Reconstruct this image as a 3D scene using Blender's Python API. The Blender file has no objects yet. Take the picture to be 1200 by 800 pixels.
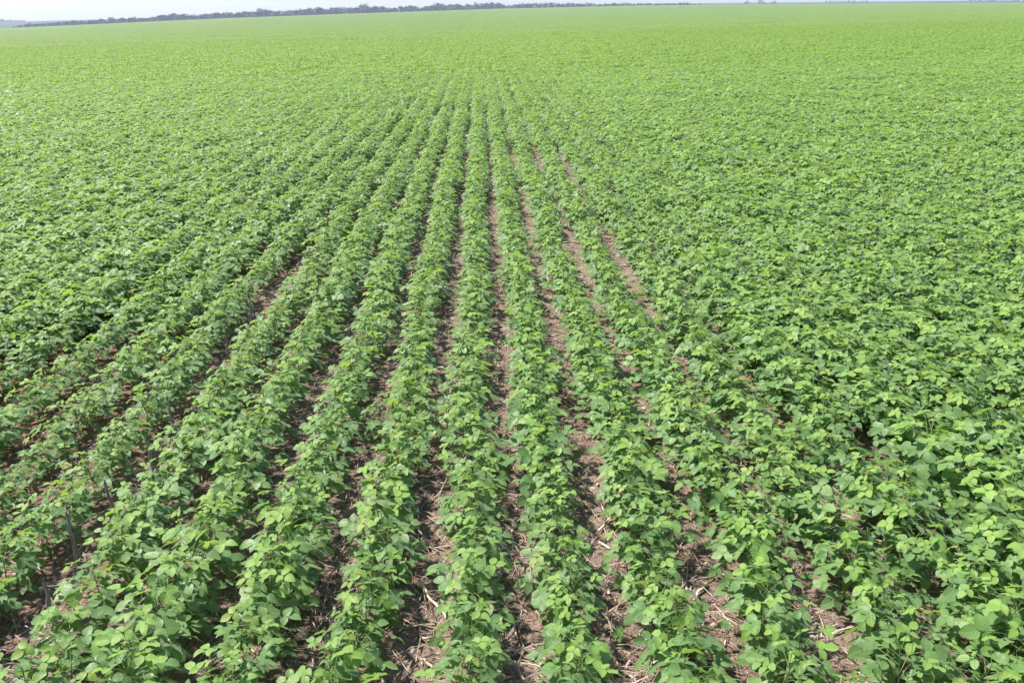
import bpy, math
import numpy as np
from mathutils import Vector, Matrix

rng = np.random.default_rng(11)
S = bpy.context.scene
C = S.collection

# ------------------------------------------------------------------ camera
IMG_W, IMG_H, FPX = 1200.0, 800.0, 1039.0
CAM_H = 2.95
YAW, ROLL = 0.0245, -0.026
PITCH = math.atan(380 / FPX)
F = Vector((math.sin(YAW) * math.cos(PITCH), math.cos(YAW) * math.cos(PITCH), -math.sin(PITCH)))
R0 = Vector((math.cos(YAW), -math.sin(YAW), 0))
U0 = R0.cross(F)
RX = R0 * math.cos(ROLL) + U0 * math.sin(ROLL)
UX = -R0 * math.sin(ROLL) + U0 * math.cos(ROLL)
EYE = Vector((0, 0, CAM_H))
cam = bpy.data.cameras.new('camera')
cam.sensor_width = 36.0
cam.lens = 36.0 * FPX / IMG_W
cam.clip_start, cam.clip_end = 0.1, 12000
co = bpy.data.objects.new('camera', cam)
C.objects.link(co)
m = Matrix((RX, UX, -F)).transposed().to_4x4()
m.translation = EYE
co.matrix_world = m
S.camera = co


def project(P):                       # world points -> photo pixels and depth
    d = np.asarray(P, float) - np.array(EYE)
    z = d @ np.array(F)
    zz = np.where(np.abs(z) < 1e-6, 1e-6, z)
    return 600 + FPX * (d @ np.array(RX)) / zz, 400 - FPX * (d @ np.array(UX)) / zz, z


def ground_at(px, py, z=0.0):
    d = F * FPX + RX * (px - 600) + UX * (400 - py)
    t = (z - CAM_H) / d.z
    return EYE + d * t


# ------------------------------------------------------------------ land form
ROW, X0 = 0.5, 0.08                   # bare strips lie at X0 + n * ROW, crop rows half way between
BUMP_X = np.array([-900, -300, 0, 150, 300, 450, 600, 750, 900, 1050, 1200, 1500, 2000])
BUMP_V = np.array([0, 0.4, 1.6, 4.2, 7.2, 8.8, 9.9, 9.3, 6.6, 3.8, 1.0, 0.3, 0]) + 1.6
EDGE_R = 1150.0                       # the sown field ends about here


def smooth(t):
    t = np.clip(t, 0, 1)
    return t * t * (3 - 2 * t)


def land(x, y):
    x = np.asarray(x, float); y = np.asarray(y, float)
    r = np.hypot(x, y)
    px = 600 + FPX * np.tan(np.clip(np.arctan2(x, np.maximum(y, 1e-3)) - YAW, -1.3, 1.3))
    e = np.interp(px, BUMP_X, BUMP_V) / FPX * 0.94
    e = np.where(y > 0, e, 0)
    # past the field the land on the far left keeps rising
    back = np.interp(px, [-900, 0, 120, 300, 700, 2000], [5.5, 5.5, 3.6, 0.8, 0.3, 0.3]) / FPX * 0.94
    back = np.where(y > 0, back, 0)
    return r * (e * smooth((r - 40) / 900.0) + back * smooth((r - EDGE_R) / 1100.0))


# ------------------------------------------------------------------ helpers
def mesh_np(name, verts, faces, mats=(), mat_idx=None, attrs=None, smooth_shade=True):
    """faces: list of (k, n) int arrays, all faces in one array have n corners"""
    me = bpy.data.meshes.new(name)
    verts = np.asarray(verts, np.float32)
    me.vertices.add(len(verts))
    me.vertices.foreach_set('co', verts.ravel())
    loops = np.concatenate([f.ravel() for f in faces]).astype(np.int32)
    tot = np.concatenate([np.full(len(f), f.shape[1], np.int32) for f in faces])
    start = np.concatenate([[0], np.cumsum(tot)[:-1]]).astype(np.int32)
    me.loops.add(len(loops)); me.loops.foreach_set('vertex_index', loops)
    me.polygons.add(len(tot))
    me.polygons.foreach_set('loop_start', start)
    me.polygons.foreach_set('loop_total', tot)
    me.polygons.foreach_set('use_smooth', np.full(len(tot), smooth_shade))
    for mt in mats:
        me.materials.append(mt)
    if mat_idx is not None:
        me.polygons.foreach_set('material_index', np.asarray(mat_idx, np.int32))
    for k, v in (attrs or {}).items():
        a = me.attributes.new(k, 'FLOAT', 'POINT')
        a.data.foreach_set('value', np.asarray(v, np.float32))
    me.update(calc_edges=True)
    me.validate()
    return me


def link(name, me, parent=None):
    o = bpy.data.objects.new(name, me)
    C.objects.link(o)
    if parent is not None:
        o.parent = parent
    return o


def props(o, label=None, cat=None, group=None, kind=None):
    for k, v in (('label', label), ('category', cat), ('group', group), ('kind', kind)):
        if v:
            o[k] = v
    return o


class Nodes:
    def __init__(self, name):
        self.mat = bpy.data.materials.new(name)
        self.mat.use_nodes = True
        self.t = self.mat.node_tree
        self.t.nodes.clear()
        self.out = self.n('ShaderNodeOutputMaterial')

    def n(self, kind, **kw):
        nd = self.t.nodes.new(kind)
        for k, v in kw.items():
            if k.startswith('i_'):
                key = k[2:].replace('_', ' ')
                nd.inputs[int(key) if key.isdigit() else key].default_value = v
            else:
                setattr(nd, k, v)
        return nd

    def l(self, a, b):
        self.t.links.new(a, b)

    def math(self, op, a, b=None, c=None):
        nd = self.n('ShaderNodeMath', operation=op)
        for i, v in enumerate((a, b, c)):
            if v is None:
                continue
            if isinstance(v, (int, float)):
                nd.inputs[i].default_value = v
            else:
                self.l(v, nd.inputs[i])
        return nd.outputs[0]

    def mix(self, fac, a, b, blend='MIX'):
        nd = self.n('ShaderNodeMix', data_type='RGBA', blend_type=blend)
        for i, v in ((0, fac), (6, a), (7, b)):
            if isinstance(v, (int, float)):
                nd.inputs[i].default_value = v
            elif isinstance(v, tuple):
                nd.inputs[i].default_value = (*v, 1)
            else:
                self.l(v, nd.inputs[i])
        return nd.outputs[2]

    def ramp(self, fac, stops):
        nd = self.n('ShaderNodeValToRGB')
        e = nd.color_ramp.elements
        while len(e) < len(stops):
            e.new(0.5)
        for el, (p, c) in zip(e, stops):
            el.position = p
            el.color = (*c, 1)
        self.l(fac, nd.inputs[0])
        return nd.outputs[0]

    def noise(self, scale, detail=3, rough=0.55, vec=None):
        nd = self.n('ShaderNodeTexNoise')
        nd.inputs['Scale'].default_value = scale
        nd.inputs['Detail'].default_value = detail
        nd.inputs['Roughness'].default_value = rough
        if vec is not None:
            self.l(vec, nd.inputs['Vector'])
        return nd.outputs['Fac']


# ------------------------------------------------------------------ materials
def leaf_material(name, dark, mid, light, transl, rough=0.44, trans=0.41):
    N = Nodes(name)
    tone = N.n('ShaderNodeAttribute', attribute_name='tone').outputs['Fac']
    edge = N.n('ShaderNodeAttribute', attribute_name='edge').outputs['Fac']
    along = N.n('ShaderNodeAttribute', attribute_name='along').outputs['Fac']
    rnd = N.n('ShaderNodeObjectInfo').outputs['Random']
    t = N.math('ADD', N.math('MULTIPLY', tone, 0.8), N.math('MULTIPLY', rnd, 0.2))
    # patches of the field differ a little in leaf colour, drawn out along the rows
    place_ = N.n('ShaderNodeMapping'); place_.inputs['Scale'].default_value = (1.0, 0.22, 1.0)
    N.l(N.n('ShaderNodeNewGeometry').outputs['Position'], place_.inputs['Vector'])
    patch = N.math('ADD', N.noise(0.045, 3, 0.6, place_.outputs[0]), N.math('MULTIPLY', N.noise(0.7, 2, 0.5, place_.outputs[0]), 0.6))
    t = N.math('ADD', t, N.math('MULTIPLY', N.math('SUBTRACT', patch, 0.8), 0.55))
    col = N.ramp(t, [(0.0, dark), (0.45, mid), (0.80, light), (1.0, (0.33, 0.37, 0.10))])
    # veins: paler midrib and faint side veins, part of the leaf itself
    rib = N.math('SUBTRACT', 1.0, N.math('MINIMUM', N.math('MULTIPLY', edge, 11.0), 1.0))
    side = N.math('SINE', N.math('MULTIPLY', N.math('SUBTRACT', along, N.math('MULTIPLY', edge, 0.22)), 44.0))
    side = N.math('MULTIPLY', N.math('POWER', N.math('MAXIMUM', side, 0.0), 6.0), 0.35)
    vein = N.math('MAXIMUM', N.math('MULTIPLY', rib, 0.55), side)
    col = N.mix(vein, col, tuple(min(1, c * 1.9 + 0.03) for c in mid))
    geo = N.n('ShaderNodeTexCoord').outputs['Object']
    blot = N.noise(70.0, 3, 0.65, geo)
    col = N.mix(N.math('MULTIPLY', blot, 0.35), col, dark)
    p = N.n('ShaderNodeBsdfPrincipled')
    N.l(col, p.inputs['Base Color'])
    p.inputs['Roughness'].default_value = rough
    p.inputs['Specular IOR Level'].default_value = 0.50
    p.inputs['Sheen Weight'].default_value = 0.30
    p.inputs['Sheen Roughness'].default_value = 0.5
    tr = N.n('ShaderNodeBsdfTranslucent')
    N.l(N.mix(0.7, col, transl), tr.inputs['Color'])
    b = N.n('ShaderNodeBump', i_Strength=0.6, i_Distance=0.003)
    N.l(N.math('SUBTRACT', blot, vein), b.inputs['Height'])
    N.l(b.outputs[0], p.inputs['Normal'])
    mx = N.n('ShaderNodeMixShader', i_0=trans)
    N.l(p.outputs[0], mx.inputs[1]); N.l(tr.outputs[0], mx.inputs[2])
    N.l(mx.outputs[0], N.out.inputs['Surface'])
    return N.mat


M_LEAF = leaf_material('soybean_leaf', (0.084, 0.174, 0.048), (0.137, 0.260, 0.065), (0.212, 0.346, 0.086), (0.31, 0.49, 0.08))
M_SHOOT = leaf_material('young_soybean_leaf', (0.130, 0.265, 0.042), (0.198, 0.350, 0.052), (0.280, 0.428, 0.070), (0.39, 0.56, 0.055), rough=0.52)


def stem_material():
    N = Nodes('green_stem')
    geo = N.n('ShaderNodeTexCoord').outputs['Object']
    col = N.ramp(N.noise(26.0, 2, 0.5, geo), [(0.3, (0.10, 0.17, 0.05)), (0.7, (0.22, 0.26, 0.10))])
    p = N.n('ShaderNodeBsdfPrincipled')
    N.l(col, p.inputs['Base Color'])
    p.inputs['Roughness'].default_value = 0.65
    N.l(p.outputs[0], N.out.inputs['Surface'])
    return N.mat


M_STEM = stem_material()


def fibre_material(name, stops, scale=30.0, rough=0.8):
    N = Nodes(name)
    geo = N.n('ShaderNodeTexCoord').outputs['Object']
    mp = N.n('ShaderNodeMapping'); mp.inputs['Scale'].default_value = (1, 1, 0.25)
    N.l(geo, mp.inputs['Vector'])
    ns = N.noise(scale, 4, 0.65, mp.outputs[0])
    tone = N.n('ShaderNodeAttribute', attribute_name='tone').outputs['Fac']
    f = N.math('ADD', N.math('MULTIPLY', ns, 0.45), N.math('MULTIPLY', tone, 0.55))
    p = N.n('ShaderNodeBsdfPrincipled')
    N.l(N.ramp(f, stops), p.inputs['Base Color'])
    p.inputs['Roughness'].default_value = rough
    p.inputs['Specular IOR Level'].default_value = 0.3
    b = N.n('ShaderNodeBump', i_Strength=0.6, i_Distance=0.004)
    N.l(ns, b.inputs['Height']); N.l(b.outputs[0], p.inputs['Normal'])
    N.l(p.outputs[0], N.out.inputs['Surface'])
    return N.mat


M_STRAW = fibre_material('dry_straw', [(0.15, (0.080, 0.050, 0.040)), (0.42, (0.22, 0.155, 0.120)), (0.72, (0.44, 0.355, 0.290)), (1.0, (0.64, 0.56, 0.47))])
M_STALK = fibre_material('bleached_stalk', [(0.1, (0.30, 0.21, 0.14)), (0.5, (0.55, 0.44, 0.32)), (0.9, (0.68, 0.58, 0.44))], 60)
M_STUB = fibre_material('weathered_stubble', [(0.1, (0.13, 0.11, 0.095)), (0.5, (0.25, 0.215, 0.185)), (0.9, (0.40, 0.35, 0.30))], 80)
M_BARK = fibre_material('bark', [(0.1, (0.06, 0.05, 0.04)), (0.9, (0.16, 0.13, 0.11))], 2.0)


def ground_material():
    N = Nodes('field_soil')
    geo = N.n('ShaderNodeTexCoord').outputs['Object']
    big = N.noise(0.55, 4, 0.6, geo)
    fine = N.noise(34.0, 5, 0.7, geo)
    crumb = N.noise(150.0, 3, 0.6, geo)
    soil = N.ramp(fine, [(0.3, (0.048, 0.028, 0.022)), (0.7, (0.128, 0.072, 0.054))])
    mp = N.n('ShaderNodeMapping'); mp.inputs['Scale'].default_value = (1.0, 0.3, 1.0)
    mp.inputs['Rotation'].default_value = (0, 0, 0.5)
    N.l(geo, mp.inputs['Vector'])
    chaff = N.noise(62.0, 4, 0.75, mp.outputs[0])
    mask = N.math('MULTIPLY', N.math('SUBTRACT', N.math('ADD', chaff, N.math('MULTIPLY', big, 0.5)), 0.61), 5.0)
    mask = N.math('MINIMUM', N.math('MAXIMUM', mask, 0.0), 0.85)
    straw = N.ramp(crumb, [(0.3, (0.15, 0.104, 0.080)), (0.7, (0.36, 0.28, 0.222))])
    sep = N.n('ShaderNodeSeparateXYZ'); N.l(geo, sep.inputs[0])
    red = N.math('MULTIPLY', N.math('SUBTRACT', N.math('ADD', N.math('MULTIPLY', sep.outputs[0], -0.22), big), 0.95), 1.6)
    red = N.math('MINIMUM', N.math('MAXIMUM', red, 0.0), 0.9)
    soil = N.mix(red, soil, N.ramp(fine, [(0.3, (0.120, 0.036, 0.018)), (0.7, (0.270, 0.090, 0.045))]))
    mask = N.math('MULTIPLY', mask, N.math('SUBTRACT', 1.0, N.math('MULTIPLY', red, 0.75)))
    col = N.mix(mask, soil, straw)
    p = N.n('ShaderNodeBsdfPrincipled')
    N.l(col, p.inputs['Base Color'])
    p.inputs['Roughness'].default_value = 0.95
    p.inputs['Specular IOR Level'].default_value = 0.15
    b = N.n('ShaderNodeBump', i_Strength=0.8, i_Distance=0.015)
    N.l(N.math('ADD', fine, N.math('MULTIPLY', chaff, 0.5)), b.inputs['Height'])
    N.l(b.outputs[0], p.inputs['Normal'])
    N.l(p.outputs[0], N.out.inputs['Surface'])
    return N.mat


def pasture_material():
    N = Nodes('pasture')
    geo = N.n('ShaderNodeTexCoord').outputs['Object']
    col = N.ramp(N.noise(0.012, 5, 0.6, geo), [(0.35, (0.030, 0.055, 0.020)), (0.65, (0.058, 0.080, 0.034))])
    p = N.n('ShaderNodeBsdfPrincipled')
    N.l(col, p.inputs['Base Color'])
    p.inputs['Roughness'].default_value = 1.0
    N.l(p.outputs[0], N.out.inputs['Surface'])
    return N.mat


def tree_leaf_material():
    N = Nodes('woodland_foliage')
    tone = N.n('ShaderNodeAttribute', attribute_name='tone').outputs['Fac']
    p = N.n('ShaderNodeBsdfPrincipled')
    N.l(N.ramp(tone, [(0.0, (0.014, 0.030, 0.016)), (1.0, (0.036, 0.062, 0.028))]), p.inputs['Base Color'])
    p.inputs['Roughness'].default_value = 0.7
    N.l(p.outputs[0], N.out.inputs['Surface'])
    return N.mat


M_TREE = tree_leaf_material()

# ------------------------------------------------------------------ ground sheets
def polar_sheet(name, radii, nseg, mat, lift=0.0):
    a = np.linspace(0, 2 * np.pi, nseg, endpoint=False)
    V = []; Fq = []
    if radii[0] == 0:
        V.append(np.array([[0, 0, 0.0]])); rr = radii[1:]
    else:
        rr = radii
    for r in rr:
        x, y = r * np.sin(a), r * np.cos(a)
        V.append(np.stack([x, y, land(x, y) + lift], 1))
    base = 1 if radii[0] == 0 else 0
    i = np.arange(nseg); j = (i + 1) % nseg
    tris = []
    if base:
        tris.append(np.stack([np.zeros(nseg, int), j + 1, i + 1], 1))
    for k in range(len(rr) - 1):
        b0, b1 = base + k * nseg, base + (k + 1) * nseg
        Fq.append(np.stack([b0 + i, b0 + j, b1 + j, b1 + i], 1))
    faces = ([np.concatenate(tris)] if tris else []) + [np.concatenate(Fq)]
    me = mesh_np(name, np.concatenate(V), faces, [mat])
    o = link(name, me)
    return o


FAR_R = 3600.0
g = polar_sheet('ground', [0] + list(np.concatenate([np.geomspace(2, 60, 14), np.linspace(75, EDGE_R + 60, 70), np.linspace(EDGE_R + 110, FAR_R, 40)])), 360, ground_material())
props(g, 'reddish brown soil covered with pale straw between the crop rows', 'soil', kind='structure')
p_ = polar_sheet('pasture', list(np.linspace(EDGE_R + 18, FAR_R - 5, 48)), 360, pasture_material(), 0.35)
props(p_, 'pale hazy grassland beyond the far edge of the field', 'grassland', kind='structure')

# ------------------------------------------------------------------ soybean plants
T_FULL = np.array([0.0, 0.14, 0.36, 0.62, 0.85, 1.0])
W_FULL = np.array([0.12, 0.78, 1.0, 0.88, 0.48, 0.03])
T_LOW = np.array([0.0, 0.38, 1.0])
W_LOW = np.array([0.35, 1.0, 0.12])


def leaflet(base, direc, normal, length, width, fold, curl, tone, r, low=False):
    T, W = (T_LOW, W_LOW) if low else (T_FULL, W_FULL)
    d = direc / np.linalg.norm(direc)
    n = normal - d * (normal @ d); n /= np.linalg.norm(n)
    s = np.cross(n, d)
    w = W * width * 0.5
    mid = base + np.outer(T * length, d) - np.outer(curl * length * T ** 2, n)
    up = fold * w
    wav = 0.0 if low else r.normal(0, 0.035, (2, len(T))) * length
    L = mid + np.outer(w, s) + np.outer(up + (wav[0] if not low else 0), n)
    Rr = mid - np.outer(w, s) + np.outer(up + (wav[1] if not low else 0), n)
    V = np.stack([L, mid, Rr], 1).reshape(-1, 3)
    k = len(T)
    fs = []
    for i in range(k - 1):
        a = 3 * i
        fs += [[a, a + 1, a + 4, a + 3], [a + 1, a + 2, a + 5, a + 4]]
    edge = np.tile([1.0, 0.0, 1.0], k)
    along = np.repeat(T, 3)
    return V, np.array(fs), np.full(3 * k, tone), edge, along


def tube(points, radii, sides):
    P = np.asarray(points, float); k = len(P)
    V = []
    for i in range(k):
        t = P[min(i + 1, k - 1)] - P[max(i - 1, 0)]
        t = t / (np.linalg.norm(t) + 1e-9)
        a = np.cross(t, [0.31, 0.95, 0.1]); a /= np.linalg.norm(a)
        b = np.cross(t, a)
        th = np.arange(sides) * 2 * np.pi / sides
        V.append(P[i] + radii[i] * (np.outer(np.cos(th), a) + np.outer(np.sin(th), b)))
    fs = []
    for i in range(k - 1):
        for j in range(sides):
            j2 = (j + 1) % sides
            fs.append([i * sides + j, i * sides + j2, (i + 1) * sides + j2, (i + 1) * sides + j])
    return np.concatenate(V), np.array(fs)


class Acc:
    def __init__(self):
        self.V, self.F, self.T, self.E, self.A, self.n = [], [], [], [], [], 0

    def add(self, V, Fc, tone=None, edge=None, along=None):
        self.V.append(V); self.F.append(Fc + self.n)
        k = len(V)
        self.T.append(np.zeros(k) if tone is None else tone)
        self.E.append(np.ones(k) if edge is None else edge)
        self.A.append(np.zeros(k) if along is None else along)
        self.n += k

    def arrays(self):
        return [np.concatenate(z) for z in (self.V, self.F, self.T, self.E, self.A)]

    def mesh(self, name, mat):
        V, Fc, T, E, A = self.arrays()
        return mesh_np(name, V, [Fc], [mat], None, {'tone': T, 'edge': E, 'along': A})


def plant(seed, low=False, tiny=False):
    """one bushy soybean plant about 0.36 m tall: stem with petioles, mature trifoliate leaves, young shoot"""
    r = np.random.default_rng(seed)
    stem, leaf, shoot = Acc(), Acc(), Acc()
    H = r.uniform(0.27, 0.33)
    lean = r.normal(0, 0.03, 2)
    nodes = 6 if tiny else (17 if low else 22)
    sp = np.array([[lean[0] * t * t, lean[1] * t * t, H * t] for t in np.linspace(0, 1, 5)])
    if not low:
        stem.add(*tube(sp, np.linspace(0.0042, 0.002, 5), 4))
        shoot.add(*tube(sp[3:] + np.array([0, 0, 0.004]), [0.0027, 0.0022], 4))
    az = r.uniform(0, 6.28)
    for i in range(nodes):
        t = (i + 0.6) / nodes
        young = i >= nodes - (1 if tiny else 4)
        az += 2.4 + r.normal(0, 0.35)
        b = np.array([lean[0] * t * t, lean[1] * t * t, H * (0.10 + 0.88 * t)])
        reach = (0.05 + 0.075 * r.random()) if young else r.uniform(0.045, 0.175) * (1.10 - 0.35 * t)
        rise = r.uniform(0.03, 0.08) if young else r.uniform(0.015, 0.095) * (1.2 - 0.5 * t)
        out = np.array([math.cos(az), math.sin(az), 0.0])
        e = b + out * reach + np.array([0, 0, rise])
        if not low:
            mid = b + out * reach * 0.45 + np.array([0, 0, rise * 0.75])
            (shoot if young else stem).add(*tube([b, mid, e], [0.0018, 0.0015, 0.0011], 3))
        # leaf plane: faces up, tipped outwards, each leaf differently
        tip = r.normal(0.33, 0.28)
        roll = r.normal(0, 0.36)
        side = np.array([-out[1], out[0], 0.0])
        nrm = np.array([0, 0, 1.0]) + out * math.tan(min(max(tip, -0.3), 1.05)) * 0.8 + side * roll
        nrm /= np.linalg.norm(nrm)
        fwd = out - nrm * (out @ nrm); fwd /= np.linalg.norm(fwd)
        sd = np.cross(nrm, fwd)
        size = (r.uniform(0.035, 0.058) if young else r.uniform(0.042, 0.077) * (1.0 - 0.12 * abs(t - 0.55)))
        if tiny:
            size *= 1.45
        tone = float(np.clip(r.normal(0.47, 0.20) + (t - 0.5) * 0.35, 0, 0.9))
        if r.random() < 0.012:
            tone = 1.0
        acc = shoot if young else leaf
        for q, ang in enumerate((0.0, 1.25, -1.25)):
            ang2 = ang + r.normal(0, 0.12)
            d = fwd * math.cos(ang2) + sd * math.sin(ang2) + nrm * r.normal(-0.05, 0.12)
            st = e + fwd * (0.022 if q == 0 else 0.002)
            nn = nrm + fwd * r.normal(0, 0.16) + sd * (0.22 * -np.sign(ang) + r.normal(0, 0.16))
            L = size * (1.08 if q == 0 else 0.96) * r.uniform(0.92, 1.08)
            acc.add(*leaflet(st, d, nn, L, L * r.uniform(0.68, 0.82), r.uniform(0.05, 0.40), r.uniform(0.02, 0.24) + (0.25 if r.random() < 0.08 else 0.0),
                             np.clip(tone + r.normal(0, 0.06), 0, 1), r, low))
    return stem, leaf, shoot


def joined(name, blocks):
    """blocks: list of (stem, leaf, shoot, matrix-less transform fn)"""
    V, Fs, MI, T, E, A = [], [], [], [], [], []
    n = 0
    for parts, (ox, oy, rz, sc) in blocks:
        c, s = math.cos(rz), math.sin(rz)
        for k, acc in enumerate(parts):
            if acc.n == 0:
                continue
            v, f, t, e, a = acc.arrays()
            w = np.stack([(v[:, 0] * c - v[:, 1] * s) * sc + ox, (v[:, 0] * s + v[:, 1] * c) * sc + oy, v[:, 2] * sc], 1)
            V.append(w); Fs.append(f + n); MI.append(np.full(len(f), k)); T.append(t); E.append(e); A.append(a)
            n += len(w)
    return mesh_np(name, np.concatenate(V), [np.concatenate(Fs)], [M_STEM, M_LEAF, M_SHOOT], np.concatenate(MI),
                   {'tone': np.concatenate(T), 'edge': np.concatenate(E), 'along': np.concatenate(A)})


NV = 14
variants = [plant(100 + i) for i in range(NV)]
part_meshes = [(a.mesh('stem', M_STEM), b.mesh('foliage', M_LEAF), c.mesh('young_shoot', M_SHOOT)) for a, b, c in variants]

src = bpy.data.collections.new('crop_sources')     # never linked to the scene, only read by the scatter
n_src = 0


def source(me):
    global n_src
    o = bpy.data.objects.new('crop_source_%03d' % n_src, me)
    src.objects.link(o)
    n_src += 1
    return n_src - 1


near_src = [source(joined('soybean_near', [(v, (0, 0, 0, 1))])) for v in variants]
low_var = [plant(300 + i, low=True) for i in range(10)]
SEG = 1.6
seg_src = []
for k in range(6):
    r = np.random.default_rng(500 + k)
    bl = [(low_var[r.integers(10)], (r.normal(0, 0.095), -SEG / 2 + (j + 0.5) * 0.1 + r.normal(0, 0.025), r.uniform(0, 6.28), r.uniform(0.85, 1.12))) for j in range(16)]
    seg_src.append(source(joined('soybean_segment', bl)))
tiny_var = [plant(700 + i, low=True, tiny=True) for i in range(8)]
TILE = 8.0
tile_src = []
for k in range(3):
    r = np.random.default_rng(900 + k)
    bl = []
    for ix in range(16):
        for iy in range(44):
            bl.append((tiny_var[r.integers(8)], (-TILE / 2 + 0.25 + ix * 0.5 + r.normal(0, 0.13), -TILE / 2 + (iy + 0.5) * TILE / 44 + r.normal(0, 0.04),
                       r.uniform(0, 6.28), r.uniform(0.8, 1.25))))
    tile_src.append(source(joined('soybean_tile', bl)))


# plant vigour over the field: weak reddish patch on the left, lush to the right
def value_noise(x, y, cell, seed):
    xi, yi = np.floor(x / cell), np.floor(y / cell)
    fx, fy = smooth(x / cell - xi), smooth(y / cell - yi)

    def hsh(a, b):
        v = np.sin(a * 127.1 + b * 311.7 + seed * 74.7) * 43758.5453
        return v - np.floor(v)
    return (hsh(xi, yi) * (1 - fx) + hsh(xi + 1, yi) * fx) * (1 - fy) + (hsh(xi, yi + 1) * (1 - fx) + hsh(xi + 1, yi + 1) * fx) * fy


PATCHES = [(20, 445, 0.7, 1.0), (45, 535, 0.4, 0.6), (130, 505, 0.35, 0.5), (10, 600, 0.35, 0.4), (330, 330, 0.4, 1.5)]
PATCHES = [(ground_at(a, b, 0.15).xy, rx, ry) for a, b, rx, ry in PATCHES]


def vigour(x, y):
    n = value_noise(x, y, 1.3, 3) * 0.6 + value_noise(x, y, 0.45, 5) * 0.4
    v = 0.90 + 0.20 * n
    v = v + 0.11 * smooth((x - 1.75 - 0.06 * (y - 4)) / 1.2)          # lush right-hand side
    v = v + 0.01 * smooth((-0.9 - x) / 0.8) * smooth((6.2 - y) / 1.5)   # fuller in the near left corner
    v = v + 0.12 * smooth((-2.6 - 0.10 * y - x) / 2.5)               # closed again farther left
    v = v + 0.05 * smooth((y - 9) / 22)
    v = v + 0.10 * smooth((y - 20) / 25)
    for (c, rx, ry) in PATCHES:
        v = v - 0.19 * np.exp(-(((x - c.x) / rx) ** 2 + ((y - c.y) / ry) ** 2))
    return v


def row_points(y0, y1, pitch, halfw):
    X, Y = [], []
    nmax = int(halfw(y1) / ROW) + 2
    for n in range(-nmax, nmax + 1):
        xr = X0 + (n + 0.5) * ROW
        r = np.random.default_rng(4000 + n)
        k = int((y1 - y0) / pitch)
        yy = y0 + (np.arange(k) + 0.5) * pitch + r.normal(0, pitch * 0.16, k)
        ok = np.abs(xr - YAW * yy) < halfw(yy)
        yy = yy[ok]
        X.append(xr + r.normal(0, 0.018, len(yy)) + 0.022 * np.sin(yy * 0.9 + n * 1.7)); Y.append(yy)
    return np.concatenate(X), np.concatenate(Y)


PITCH_PLANT = 0.14
NEAR_END = 46.4
px_, py_ = row_points(1.9, NEAR_END, PITCH_PLANT, lambda y: 2.6 + 0.64 * y)
vg = vigour(px_, py_)
stray = rng.random(len(px_)) < 0.22
px_ = px_ + stray * rng.normal(0, 0.065, len(px_))
keep = rng.random(len(px_)) < np.clip((vg - 0.52) * 5.0, 0.12, 0.985)
px_, py_, vg = px_[keep], py_[keep], vg[keep]
# lush stretches carry extra plants that lean into the strips
lush = np.where(rng.random(len(px_)) < 0.85 * smooth((vg - 0.97) / 0.10) * np.where((px_ > 1.9) | (px_ < -3.2) | (py_ > 32), 1.0, np.where(px_ > 1.35, 0.60, 0.06)))[0]
side_ = rng.choice([-1.0, 1.0], len(lush)) * rng.uniform(0.05, 0.18, len(lush))
px_ = np.concatenate([px_, px_[lush] + side_]); py_ = np.concatenate([py_, py_[lush] + 0.07])
vg = np.concatenate([vg, vg[lush] * 0.93])
rot = rng.uniform(0, 2 * np.pi, len(px_))
var = rng.integers(0, NV, len(px_))
scl = vg * rng.uniform(0.88, 1.12, len(px_))
wide = 0.03 * smooth((-0.4 - px_) / 1.2) + 0.08 * smooth((-3.4 - px_) / 1.0) + 0.10 * smooth((py_ - 14) / 16) * smooth((np.abs(px_ + 0.4) - 2.4) / 2.0)
clump = value_noise(px_ * 1.7, py_, 0.55, 9)
rown = np.round((px_ - X0) / ROW - 0.5).astype(int)
by_stubble = ((rown == -5) | (rown == -6)) & (py_ < 11)
px_ = px_ + by_stubble * np.where(rown == -5, 0.030, -0.020)
wide = wide - 0.03 * by_stubble
strip = smooth((2.8 - np.abs(px_ + 0.5 - 0.012 * py_)) / 0.7) * smooth((38 - py_) / 14)
wide = wide - 0.08 * strip
sxy = scl * (0.93 + 0.18 * clump + wide + 0.14 * smooth((vg - 1.00) / 0.18))
szz = scl * (0.90 + 0.20 * clump) * np.where(by_stubble & (rown == -5), 0.88, 1.0)
pz_ = land(px_, py_)

# the 300 plants that show largest: in the frame, nearest the camera
u, v, dep = project(np.stack([px_, py_, pz_ + 0.25], 1))
inside = (u > 2) & (u < 1198) & (v < 806) & (dep > 0)
order = np.where(inside)[0][np.argsort(dep[inside])][:300]
is_thing = np.zeros(len(px_), bool); is_thing[order] = True

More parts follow.
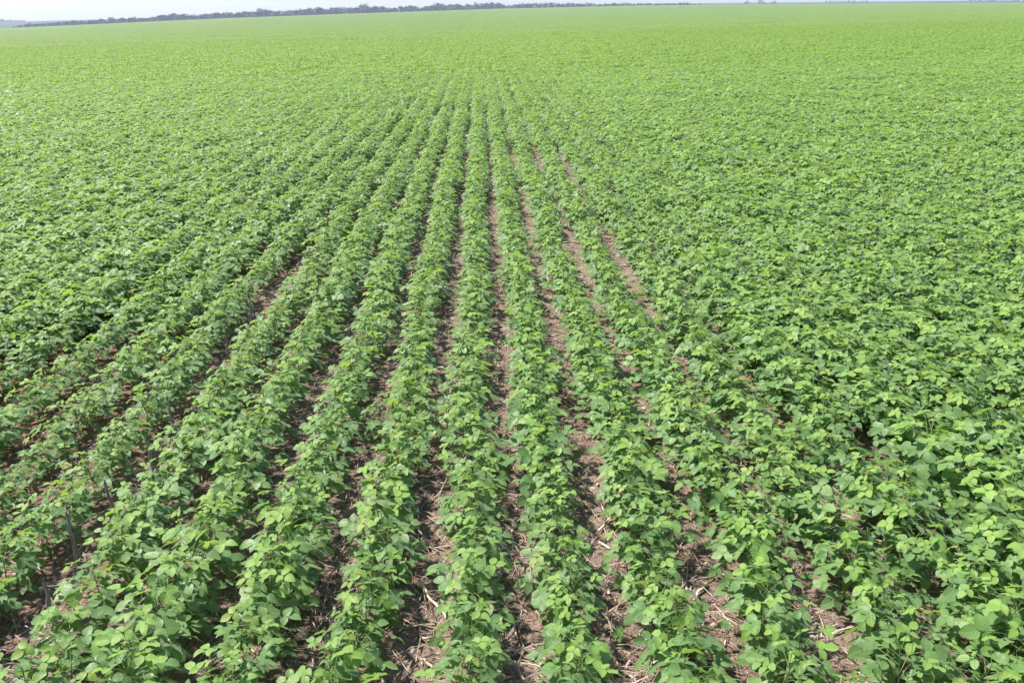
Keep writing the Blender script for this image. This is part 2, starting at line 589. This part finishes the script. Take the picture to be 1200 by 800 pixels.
NUM = ['', 'first', 'second', 'third', 'fourth', 'fifth', 'sixth', 'seventh', 'eighth', 'ninth', 'tenth', 'eleventh', 'twelfth', 'thirteenth', 'fourteenth',
       'fifteenth', 'sixteenth', 'seventeenth', 'eighteenth', 'nineteenth', 'twentieth', 'twenty-first', 'twenty-second', 'twenty-third', 'twenty-fourth',
       'twenty-fifth', 'twenty-sixth', 'twenty-seventh', 'twenty-eighth', 'twenty-ninth', 'thirtieth', 'thirty-first', 'thirty-second', 'thirty-third', 'thirty-fourth', 'thirty-fifth']
rown = np.round((px_ - X0) / ROW - 0.5).astype(int)
count = {}
protos = {}
for i in order:
    n = int(rown[i])
    count[n] = count.get(n, 0) + 1
    k = int(var[i])
    if n >= 0:
        where = f'{NUM[n + 1]} row right of the central bare strip'
    else:
        where = f'{NUM[-n]} row left of the central bare strip'
    label = f'{NUM[count[n]]} soybean plant up from the bottom, {where}'
    if k not in protos:
        root = bpy.data.objects.new('soybean_plant', None)
        root.empty_display_size = 0.1
        C.objects.link(root)
        kids = [link(nm, me, root) for nm, me in zip(('stem', 'foliage', 'young_shoot'), part_meshes[k])]
        protos[k] = (root, kids)
    else:
        r0, kids0 = protos[k]
        root = r0.copy(); C.objects.link(root)
        for ch in kids0:
            c = ch.copy(); C.objects.link(c); c.parent = root
    root.location = (px_[i], py_[i], pz_[i])
    root.rotation_euler = (0, 0, rot[i])
    root.scale = (sxy[i], sxy[i], szz[i])
    props(root, label, 'soybean plant', 'soybean plants in the rows nearest the camera')

# the rest of the crop, one object
rest = ~is_thing
PX, PY, PZ = [px_[rest]], [py_[rest]], [pz_[rest]]
IDX = [np.array(near_src)[var[rest]]]
RT = [np.stack([np.zeros(rest.sum()), np.zeros(rest.sum()), rot[rest]], 1)]
SC = [np.stack([sxy[rest], sxy[rest], szz[rest]], 1)]


def tilt(x, y):
    e = 2.0
    gx = (land(x + e, y) - land(x - e, y)) / (2 * e)
    gy = (land(x, y + e) - land(x, y - e)) / (2 * e)
    return gx, gy


MID_END = 150.4
sx, sy = row_points(NEAR_END, MID_END, SEG, lambda y: 8 + 0.64 * y)
k = len(sx)
gx, gy = tilt(sx, sy)
flip = rng.integers(0, 2, k) * np.pi
c_, s_ = np.cos(flip), np.sin(flip)
PX.append(sx); PY.append(sy); PZ.append(land(sx, sy))
IDX.append(np.array(seg_src)[rng.integers(0, len(seg_src), k)])
RT.append(np.stack([np.arctan(gy) * c_, -np.arctan(gx) * c_, flip], 1))
vs = vigour(sx, sy)
SC.append(np.stack([vs * rng.uniform(1.05, 1.35, k), np.ones(k), vs * rng.uniform(0.85, 1.15, k) * 1.08], 1))

tx, ty = np.meshgrid(np.arange(-1000, 1001, TILE) + X0, np.arange(MID_END + TILE / 2, EDGE_R + 20, TILE))
tx, ty = tx.ravel(), ty.ravel()
ok = (np.abs(tx - YAW * ty) < 25 + 0.64 * ty) & (np.hypot(tx, ty) < EDGE_R)
tx, ty = tx[ok], ty[ok]
k = len(tx)
gx, gy = tilt(tx, ty)
flip = rng.integers(0, 2, k) * np.pi
c_ = np.cos(flip)
PX.append(tx); PY.append(ty); PZ.append(land(tx, ty))
IDX.append(np.array(tile_src)[rng.integers(0, len(tile_src), k)])
RT.append(np.stack([np.arctan(gy) * c_, -np.arctan(gx) * c_, flip], 1))
SC.append(np.stack([np.ones(k), np.ones(k), rng.uniform(0.80, 1.18, k)], 1))

PX, PY, PZ, IDX = map(np.concatenate, (PX, PY, PZ, IDX))
RT, SC = np.concatenate(RT), np.concatenate(SC)
print('crop instances', len(PX), 'tiles', k)
me = bpy.data.meshes.new('soybean_crop')
me.vertices.add(len(PX))
me.vertices.foreach_set('co', np.stack([PX, PY, PZ], 1).astype(np.float32).ravel())
a = me.attributes.new('pick', 'INT', 'POINT'); a.data.foreach_set('value', IDX.astype(np.int32))
a = me.attributes.new('turn', 'FLOAT_VECTOR', 'POINT'); a.data.foreach_set('vector', RT.astype(np.float32).ravel())
a = me.attributes.new('size', 'FLOAT_VECTOR', 'POINT'); a.data.foreach_set('vector', SC.astype(np.float32).ravel())
crop = link('soybean_crop', me)
props(crop, 'dense green soybean crop in straight rows running on to the horizon', 'soybean crop', kind='stuff')

ng = bpy.data.node_groups.new('crop_scatter', 'GeometryNodeTree')
ng.interface.new_socket('Geometry', in_out='INPUT', socket_type='NodeSocketGeometry')
ng.interface.new_socket('Geometry', in_out='OUTPUT', socket_type='NodeSocketGeometry')
gi, go = ng.nodes.new('NodeGroupInput'), ng.nodes.new('NodeGroupOutput')
ci = ng.nodes.new('GeometryNodeCollectionInfo')
ci.inputs['Collection'].default_value = src
ci.inputs['Separate Children'].default_value = True
ci.inputs['Reset Children'].default_value = True
iop = ng.nodes.new('GeometryNodeInstanceOnPoints')
iop.inputs['Pick Instance'].default_value = True


def named(nm, ty_):
    nd = ng.nodes.new('GeometryNodeInputNamedAttribute')
    nd.data_type = ty_
    nd.inputs['Name'].default_value = nm
    return nd.outputs['Attribute']


er = ng.nodes.new('FunctionNodeEulerToRotation')
L = ng.links.new
L(gi.outputs[0], iop.inputs['Points']); L(ci.outputs[0], iop.inputs['Instance'])
L(named('pick', 'INT'), iop.inputs['Instance Index'])
L(named('turn', 'FLOAT_VECTOR'), er.inputs[0]); L(er.outputs[0], iop.inputs['Rotation'])
L(named('size', 'FLOAT_VECTOR'), iop.inputs['Scale'])
L(iop.outputs[0], go.inputs[0])
md = crop.modifiers.new('scatter', 'NODES'); md.node_group = ng

# ------------------------------------------------------------------ straw on the ground
def strips(count, xr, yr, len_rng, wid_rng, lift, seed, strip_bias=0.7):
    r = np.random.default_rng(seed)
    x = r.uniform(*xr, count); y = yr[0] + (yr[1] - yr[0]) * r.random(count) ** 1.35
    g_ = X0 + np.round((x - X0) / ROW) * ROW
    near = r.random(count) < strip_bias
    x = np.where(near, g_ + r.normal(0, 0.085, count), x)
    a = r.uniform(0, np.pi, count)
    Ln = len_rng[0] + (len_rng[1] - len_rng[0]) * r.random(count) ** 1.8
    Wd = r.uniform(*wid_rng, count)
    tl = r.normal(0, 0.13, count)
    z0 = lift + np.abs(np.sin(tl)) * Ln / 2 + r.uniform(0, 0.012, count)
    d = np.stack([np.cos(a) * np.cos(tl), np.sin(a) * np.cos(tl), np.sin(tl)], 1)
    s = np.stack([-np.sin(a), np.cos(a), r.normal(0, 0.4, count)], 1)
    s /= np.linalg.norm(s, axis=1)[:, None]
    c = np.stack([x, y, land(x, y) + z0], 1)
    bend = r.normal(0, 0.06, count)[:, None] * Ln[:, None] * np.array([0, 0, 1.0])
    V = []
    for t, b in ((-0.5, 0), (0, 1), (0.5, 0)):
        m_ = c + d * (Ln * t)[:, None] + np.abs(bend) * b
        V += [m_ + s * (Wd / 2)[:, None], m_ + np.array([0, 0, 1.0]) * (Wd * 0.25)[:, None], m_ - s * (Wd / 2)[:, None]]
    V = np.stack(V, 1).reshape(-1, 3)
    b = np.arange(count)[:, None] * 9
    Q = []
    for o in (0, 3):
        for q in ((0, 1, 4, 3), (1, 2, 5, 4)):
            Q.append(b + np.array(q) + o)
    tone = np.repeat(np.clip(r.beta(1.0, 1.0, count), 0, 1), 9)
    return V, np.concatenate(Q), tone


sets = [strips(56000, (-5.5, 5.0), (2.2, 20), (0.025, 0.24), (0.0022, 0.0075), 0.003, 1),
        strips(7000, (-5.5, 5.0), (2.2, 20), (0.03, 0.11), (0.007, 0.017), 0.004, 2),
        strips(9000, (-10, 10), (16, 44), (0.04, 0.22), (0.008, 0.028), 0.004, 3, 0.9)]
V, Q, T, n = [], [], [], 0
for v_, q_, t_ in sets:
    V.append(v_); Q.append(q_ + n); T.append(t_); n += len(v_)
me = mesh_np('straw_litter', np.concatenate(V), [np.concatenate(Q)], [M_STRAW], None, {'tone': np.concatenate(T)})
props(link('straw_litter', me), 'pale broken straw and dry leaf scraps strewn on the soil between rows', 'straw', kind='stuff')

# ------------------------------------------------------------------ single dry stalks lying in the strips
def stalk_mesh(length, rad, seed):
    r = np.random.default_rng(seed)
    k = 9
    t = np.linspace(-0.5, 0.5, k)
    P = np.stack([t * length, r.normal(0, 0.004, k) + 0.03 * length * (t * 2) ** 2, rad + 0.010 + 0.05 * length * (0.25 - t ** 2)], 1)
    rr = rad * (1 + 0.28 * ((np.arange(k) % 4) == 1)) * np.linspace(1.1, 0.75, k)
    V_, F_ = tube(P, rr, 7)
    A = Acc(); A.add(V_, F_, np.clip(r.normal(0.65, 0.2, len(V_)), 0, 1))
    for end in (0, k - 1):                                # splintered ends
        for j in range(3):
            d = (1 if end else -1)
            p0 = P[end]
            A.add(*tube([p0, p0 + np.array([d * r.uniform(0.01, 0.03), r.normal(0, 0.008), r.normal(0, 0.006)])], [rr[end] * 0.55, rr[end] * 0.15], 4))
    return A.mesh('dry_stalk', M_STALK)


STALKS = [  # two end points in the photo, radius, label
    ((491, 682), (521, 724), 0.0075, 'long pale dry stalk lying slantwise in the first bare strip left of centre'),
    ((827, 683), (810, 706), 0.0075, 'pale stalk leaning across the second bare strip right of the central one'),
    ((392, 709), (394, 729), 0.0080, 'short whitish stalk pointing along the shaded second strip left of centre'),
    ((393, 772), (399, 792), 0.0100, 'thick broken pale stalk at the very bottom of the second strip left of centre'),
    ((494, 747), (514, 746), 0.0060, 'thin pale stalk lying crosswise below the long slanting one'),
    ((494, 771), (507, 781), 0.0075, 'stubby pale stalk near the bottom edge, first strip left of centre'),
    ((601, 731), (612, 756), 0.0055, 'slim pale stalk lying along the central strip near its bottom end'),
    ((600, 612), (600, 645), 0.0060, 'straight pale stalk lying lengthwise halfway down the central strip'),
    ((703, 622), (715, 606), 0.0065, 'short pale stalk lying diagonally in the first strip right of centre'),
    ((827, 478), (836, 494), 0.0085, 'thick pale stalk farther off, third bare strip right of the central one'),
]
for j, (a_, b_, rad, lab) in enumerate(STALKS):
    A_, B_ = ground_at(*a_, 0.02), ground_at(*b_, 0.02)
    d = B_ - A_
    o = link('dry_stalk', stalk_mesh(max(d.length, 0.08), rad, 60 + j))
    c = (A_ + B_) / 2
    o.location = (c.x, c.y, 0.0)
    o.rotation_euler = (0, 0, math.atan2(d.y, d.x))
    props(o, lab, 'dry stalk', 'dry stalks lying in the bare strips')


# ------------------------------------------------------------------ standing stubble of the last crop
def stubble(h, rad, lean, seed, branch=None, forked=False):
    r = np.random.default_rng(seed)
    root = bpy.data.objects.new('stubble_stalk', None)
    C.objects.link(root)
    k = 8
    t = np.linspace(0, 1, k)
    P = np.stack([lean * t + r.normal(0, 0.004, k), r.normal(0, 0.004, k), t * h - 0.02 * (t == 0)], 1)
    rr = rad * np.linspace(1.25, 0.8, k) * (1 + r.uniform(-0.12, 0.2, k))
    A = Acc(); V_, F_ = tube(P, rr, 7); A.add(V_, F_, np.clip(r.normal(0.5, 0.2, len(V_)), 0, 1))
    for j in range(3):
        A.add(*tube([P[-1], P[-1] + np.array([r.normal(0, 0.006), r.normal(0, 0.006), r.uniform(0.015, 0.04)])], [rr[-1] * 0.5, rr[-1] * 0.12], 4))
    link('stem', A.mesh('stubble_stem', M_STUB), root)
    if branch:
        b0 = P[int(branch[0] * (k - 1))]
        e = b0 + np.array(branch[1])
        A = Acc(); A.add(*tube([b0, (b0 + e) / 2 + np.array([0, 0, 0.012]), e], [rad * 0.7, rad * 0.6, rad * 0.4], 6))
        link('branch', A.mesh('stubble_branch', M_STUB), root)
    if forked:
        A = Acc(); A.add(*tube([P[0] + np.array([0.02, 0, 0]), P[4] + np.array([0.034, 0.01, 0]), P[6] + np.array([0.04, 0.01, 0])], [rad * 0.9, rad * 0.8, rad * 0.5], 6))
        link('side_stem', A.mesh('stubble_side_stem', M_STUB), root)
    return root


STUBS = [  # foot in the photo, height, radius, lean, branch, forked, label
    ((66, 735), 0.29, 0.012, -0.01, (0.93, (0.15, 0.05, -0.05)), False, 'broken grey stubble stalk with a bent-over branch, nearest of the standing stubble'),
    ((94, 668), 0.37, 0.011, -0.01, (0.35, (0.08, 0.05, 0.06)), False, 'tallest straight grey stubble stalk, second nearest, standing beside the left rows'),
    ((140, 618), 0.32, 0.011, -0.03, None, True, 'grey stubble stalk with a second thinner stem at its side'),
    ((185, 567), 0.34, 0.016, -0.02, None, True, 'thick grey double stubble stalk in front of bare red soil'),
    ((207, 514), 0.33, 0.010, -0.02, None, False, 'slim leaning grey stubble stalk beyond the thick double one'),
    ((269, 424), 0.27, 0.010, 0.0, (0.3, (0.03, 0.06, 0.12)), False, 'short dark stubble stalk among leaves, second farthest of the standing stubble'),
    ((296, 392), 0.37, 0.011, 0.015, (0.2, (-0.04, 0.05, 0.17)), True, 'forked grey stubble stalk of three stems, farthest of the standing stubble'),
]
for j, (p, h, rad, lean, br, fk, lab) in enumerate(STUBS):
    G = ground_at(*p, 0.0)
    o = stubble(h, rad, lean, 80 + j, br, fk)
    o.location = (G.x, G.y, 0)
    props(o, lab, 'stubble stalk', 'standing stubble stalks of the earlier crop')


# ------------------------------------------------------------------ far woodland
def tree_geometry(r, h, wd):
    """trunk + uneven crown of leaf-clump faces; returns two Acc"""
    tr, cr = Acc(), Acc()
    tr.add(*tube([(0, 0, -0.3), (r.normal(0, .1), 0, h * 0.3), (r.normal(0, .3), r.normal(0, .3), h * 0.7)], [h * 0.022, h * 0.017, h * 0.006], 5))
    lobes = [(r.normal(0, wd * 0.28), r.normal(0, wd * 0.28), h * r.uniform(0.35, 0.8), wd * r.uniform(0.24, 0.42)) for _ in range(5)]
    lobes.append((0, 0, h * 0.78, wd * 0.34))
    lobes += [(r.normal(0, wd * 0.3), r.normal(0, wd * 0.2), h * q, wd * 0.45) for q in (0.10, 0.25, 0.3)]
    n_ = 230
    li = r.integers(0, len(lobes), n_)
    d = r.normal(0, 1, (n_, 3)); d /= np.linalg.norm(d, axis=1)[:, None]
    Lb = np.array(lobes)[li]
    c = Lb[:, :3] + d * (Lb[:, 3] * r.uniform(0.35, 1.05, n_))[:, None] * np.array([1, 1, 0.72])
    c[:, 2] = np.clip(c[:, 2], 0.0, h)
    sz = h * r.uniform(0.045, 0.09, n_)
    a = np.cross(d, r.normal(0, 1, (n_, 3))); a /= np.linalg.norm(a, axis=1)[:, None]
    b = np.cross(d, a) + d * r.normal(0, 0.4, (n_, 1))
    V_ = np.stack([c + (a * 1.0) * sz[:, None], c + b * sz[:, None] * 0.8, c - a * sz[:, None], c - b * sz[:, None] * 0.8], 1).reshape(-1, 3)
    cr.add(V_, np.arange(n_ * 4).reshape(-1, 4), np.repeat(np.clip(r.beta(2, 2, n_), 0, 1), 4))
    return tr, cr


def place(accs, dst, x, y, s=1.0, rz=0.0):
    c, sn = math.cos(rz), math.sin(rz)
    z = float(land(x, y))
    for acc, out in zip(accs, dst):
        v_, f_, t_, e_, a_ = acc.arrays()
        w = np.stack([(v_[:, 0] * c - v_[:, 1] * sn) * s + x, (v_[:, 0] * sn + v_[:, 1] * c) * s + y, v_[:, 2] * s + z - 0.3], 1)
        out.add(w, f_, t_, e_, a_)


def az_of(px):
    return YAW + math.atan((px - 600) / FPX)


def woodland(name, px0, px1, spacing, r_of, h_of, label, seed, depth=60):
    r = np.random.default_rng(seed)
    kinds = [tree_geometry(r, 1.0, 0.95) for _ in range(14)]
    tr, cr = Acc(), Acc()
    px = px0
    while px < px1:
        rr = r_of(px)
        for layer in range(2):
            h = h_of(px) * (0.72 + 0.48 * float(value_noise(np.array([px]), np.zeros(1), 16.0, 13)[0])) * r.uniform(0.75, 1.12) * (0.80 if layer else 1.0)
            if r.random() < 0.05:
                h *= 1.18
            R_ = rr + layer * depth + r.uniform(0, 25)
            az = az_of(px + r.uniform(-1, 1))
            place(kinds[r.integers(14)], (tr, cr), R_ * math.sin(az), R_ * math.cos(az), h, r.uniform(0, 6.28))
        px += spacing * FPX / rr * r.uniform(0.45, 1.15)
    V1, F1, T1, E1, A1 = tr.arrays(); V2, F2, T2, E2, A2 = cr.arrays()
    me = mesh_np(name, np.concatenate([V1, V2]), [np.concatenate([F1, F2 + len(V1)])], [M_BARK, M_TREE], np.concatenate([np.zeros(len(F1)), np.ones(len(F2))]),
                 {'tone': np.concatenate([T1, T2])}, smooth_shade=False)
    props(link(name, me), label, 'woods', kind='stuff')


def wood_r(px):
    return float(np.interp(px, [60, 300, 820], [1172, 1172, 1240]))


def wood_h(px):       # photo pixels of tree above the crop edge -> metres
    hp = np.interp(px, [62, 75, 110, 190, 215, 262, 300, 400, 470, 560, 640, 700, 780, 815], [3.5, 5.5, 5.2, 6.2, 8.2, 8.6, 8.4, 8.2, 8.4, 7.2, 5.8, 5.0, 4.2, 2.6])
    return float(hp * wood_r(px) / FPX * 0.92)


woodland('treeline', 62, 818, 4.2, wood_r, wood_h, 'long dark blue-grey line of woods along the far edge of the field', 21)
woodland('far_woods', -160, 75, 7.0, lambda p: 2350.0, lambda p: 6.0, 'faint thin band of woods behind the pale grassland on the far left', 22)
woodland('hazy_woods', 955, 1330, 9.0, lambda p: 2300.0, lambda p: 5.0 if (p < 1000 or p > 1110) else 2.5, 'faint scattered woods on the skyline at far right', 23)
# a few single trees that stand clear of the wood
r = np.random.default_rng(31)
for px, hp, lab in ((868, 2.6, 'small hazy tree on the skyline, leftmost of the three standing clear of the woods'),
                    (883, 3.4, 'tallest hazy tree on the skyline, middle of the three clear of the woods'),
                    (897, 2.4, 'low hazy tree on the skyline, rightmost of the three clear of the woods')):
    RR = 1330.0
    h = hp * RR / FPX * 1.4
    tr, cr = tree_geometry(r, h, h * 1.5)
    root = bpy.data.objects.new('skyline_tree', None); C.objects.link(root)
    for nm, acc, mt in (('trunk', tr, M_BARK), ('crown', cr, M_TREE)):
        link(nm, acc.mesh(nm, mt), root)
    az = az_of(px)
    x, y = RR * math.sin(az), RR * math.cos(az)
    root.location = (x, y, float(land(x, y)) + 0.3)
    props(root, lab, 'tree', 'single trees on the skyline')

# ------------------------------------------------------------------ air
B = 3750.0
zl, zh = -1.0 + min(0.0, float(land(np.zeros(1), np.ones(1))[0])), 62.0
vv = [(x, y, z) for z in (zl, zh) for x, y in ((-B, -B), (B, -B), (B, B), (-B, B))]
me = bpy.data.meshes.new('haze')
me.from_pydata(vv, [], [(3, 2, 1, 0), (4, 5, 6, 7), (0, 1, 5, 4), (1, 2, 6, 5), (2, 3, 7, 6), (3, 0, 4, 7)])
N = Nodes('haze_air')
pv = N.n('ShaderNodeVolumePrincipled')
pv.inputs['Color'].default_value = (0.66, 0.74, 1.0, 1)
pv.inputs['Density'].default_value = 0.00025
pv.inputs['Anisotropy'].default_value = 0.2
N.l(pv.outputs[0], N.out.inputs['Volume'])
N.mat.cycles.homogeneous_volume = True
me.materials.append(N.mat)
props(link('haze', me), 'pale bluish summer haze over the far field', 'haze', kind='stuff')

# ------------------------------------------------------------------ light
SUN_EL, SUN_AZ = math.radians(57), math.radians(-62)      # azimuth from +Y, negative = left
w = bpy.data.worlds.new('World'); S.world = w; w.use_nodes = True
nt = w.node_tree; nt.nodes.clear()
sky = nt.nodes.new('ShaderNodeTexSky'); sky.sky_type = 'NISHITA'; sky.sun_disc = False
sky.sun_elevation, sky.sun_rotation = SUN_EL, SUN_AZ
sky.dust_density = 0.6; sky.air_density = 1.0; sky.ozone_density = 3.0
bg = nt.nodes.new('ShaderNodeBackground'); bg.inputs['Strength'].default_value = 0.074
wo = nt.nodes.new('ShaderNodeOutputWorld')
nt.links.new(sky.outputs[0], bg.inputs[0]); nt.links.new(bg.outputs[0], wo.inputs[0])
sun = bpy.data.lights.new('sun', 'SUN')
sun.energy, sun.angle, sun.color = 4.1, math.radians(4.0), (1.0, 0.95, 0.88)
so = bpy.data.objects.new('sun', sun); C.objects.link(so)
sv = Vector((math.sin(SUN_AZ) * math.cos(SUN_EL), math.cos(SUN_AZ) * math.cos(SUN_EL), math.sin(SUN_EL)))
so.rotation_euler = (-sv).to_track_quat('-Z', 'Y').to_euler()
so.location = (-20, 10, 40)

S.view_settings.view_transform = 'Standard'
S.view_settings.look = 'None'
S.view_settings.gamma = 1.0
S.view_settings.exposure = 1.24
S.render.engine = 'CYCLES'
S.cycles.max_bounces = 7
S.cycles.diffuse_bounces = 4
S.cycles.glossy_bounces = 2
S.cycles.transmission_bounces = 3
S.cycles.transparent_max_bounces = 4
S.cycles.volume_bounces = 1
S.cycles.sample_clamp_indirect = 6.0
S.cycles.use_denoising = True
S.render.filter_size = 2.5
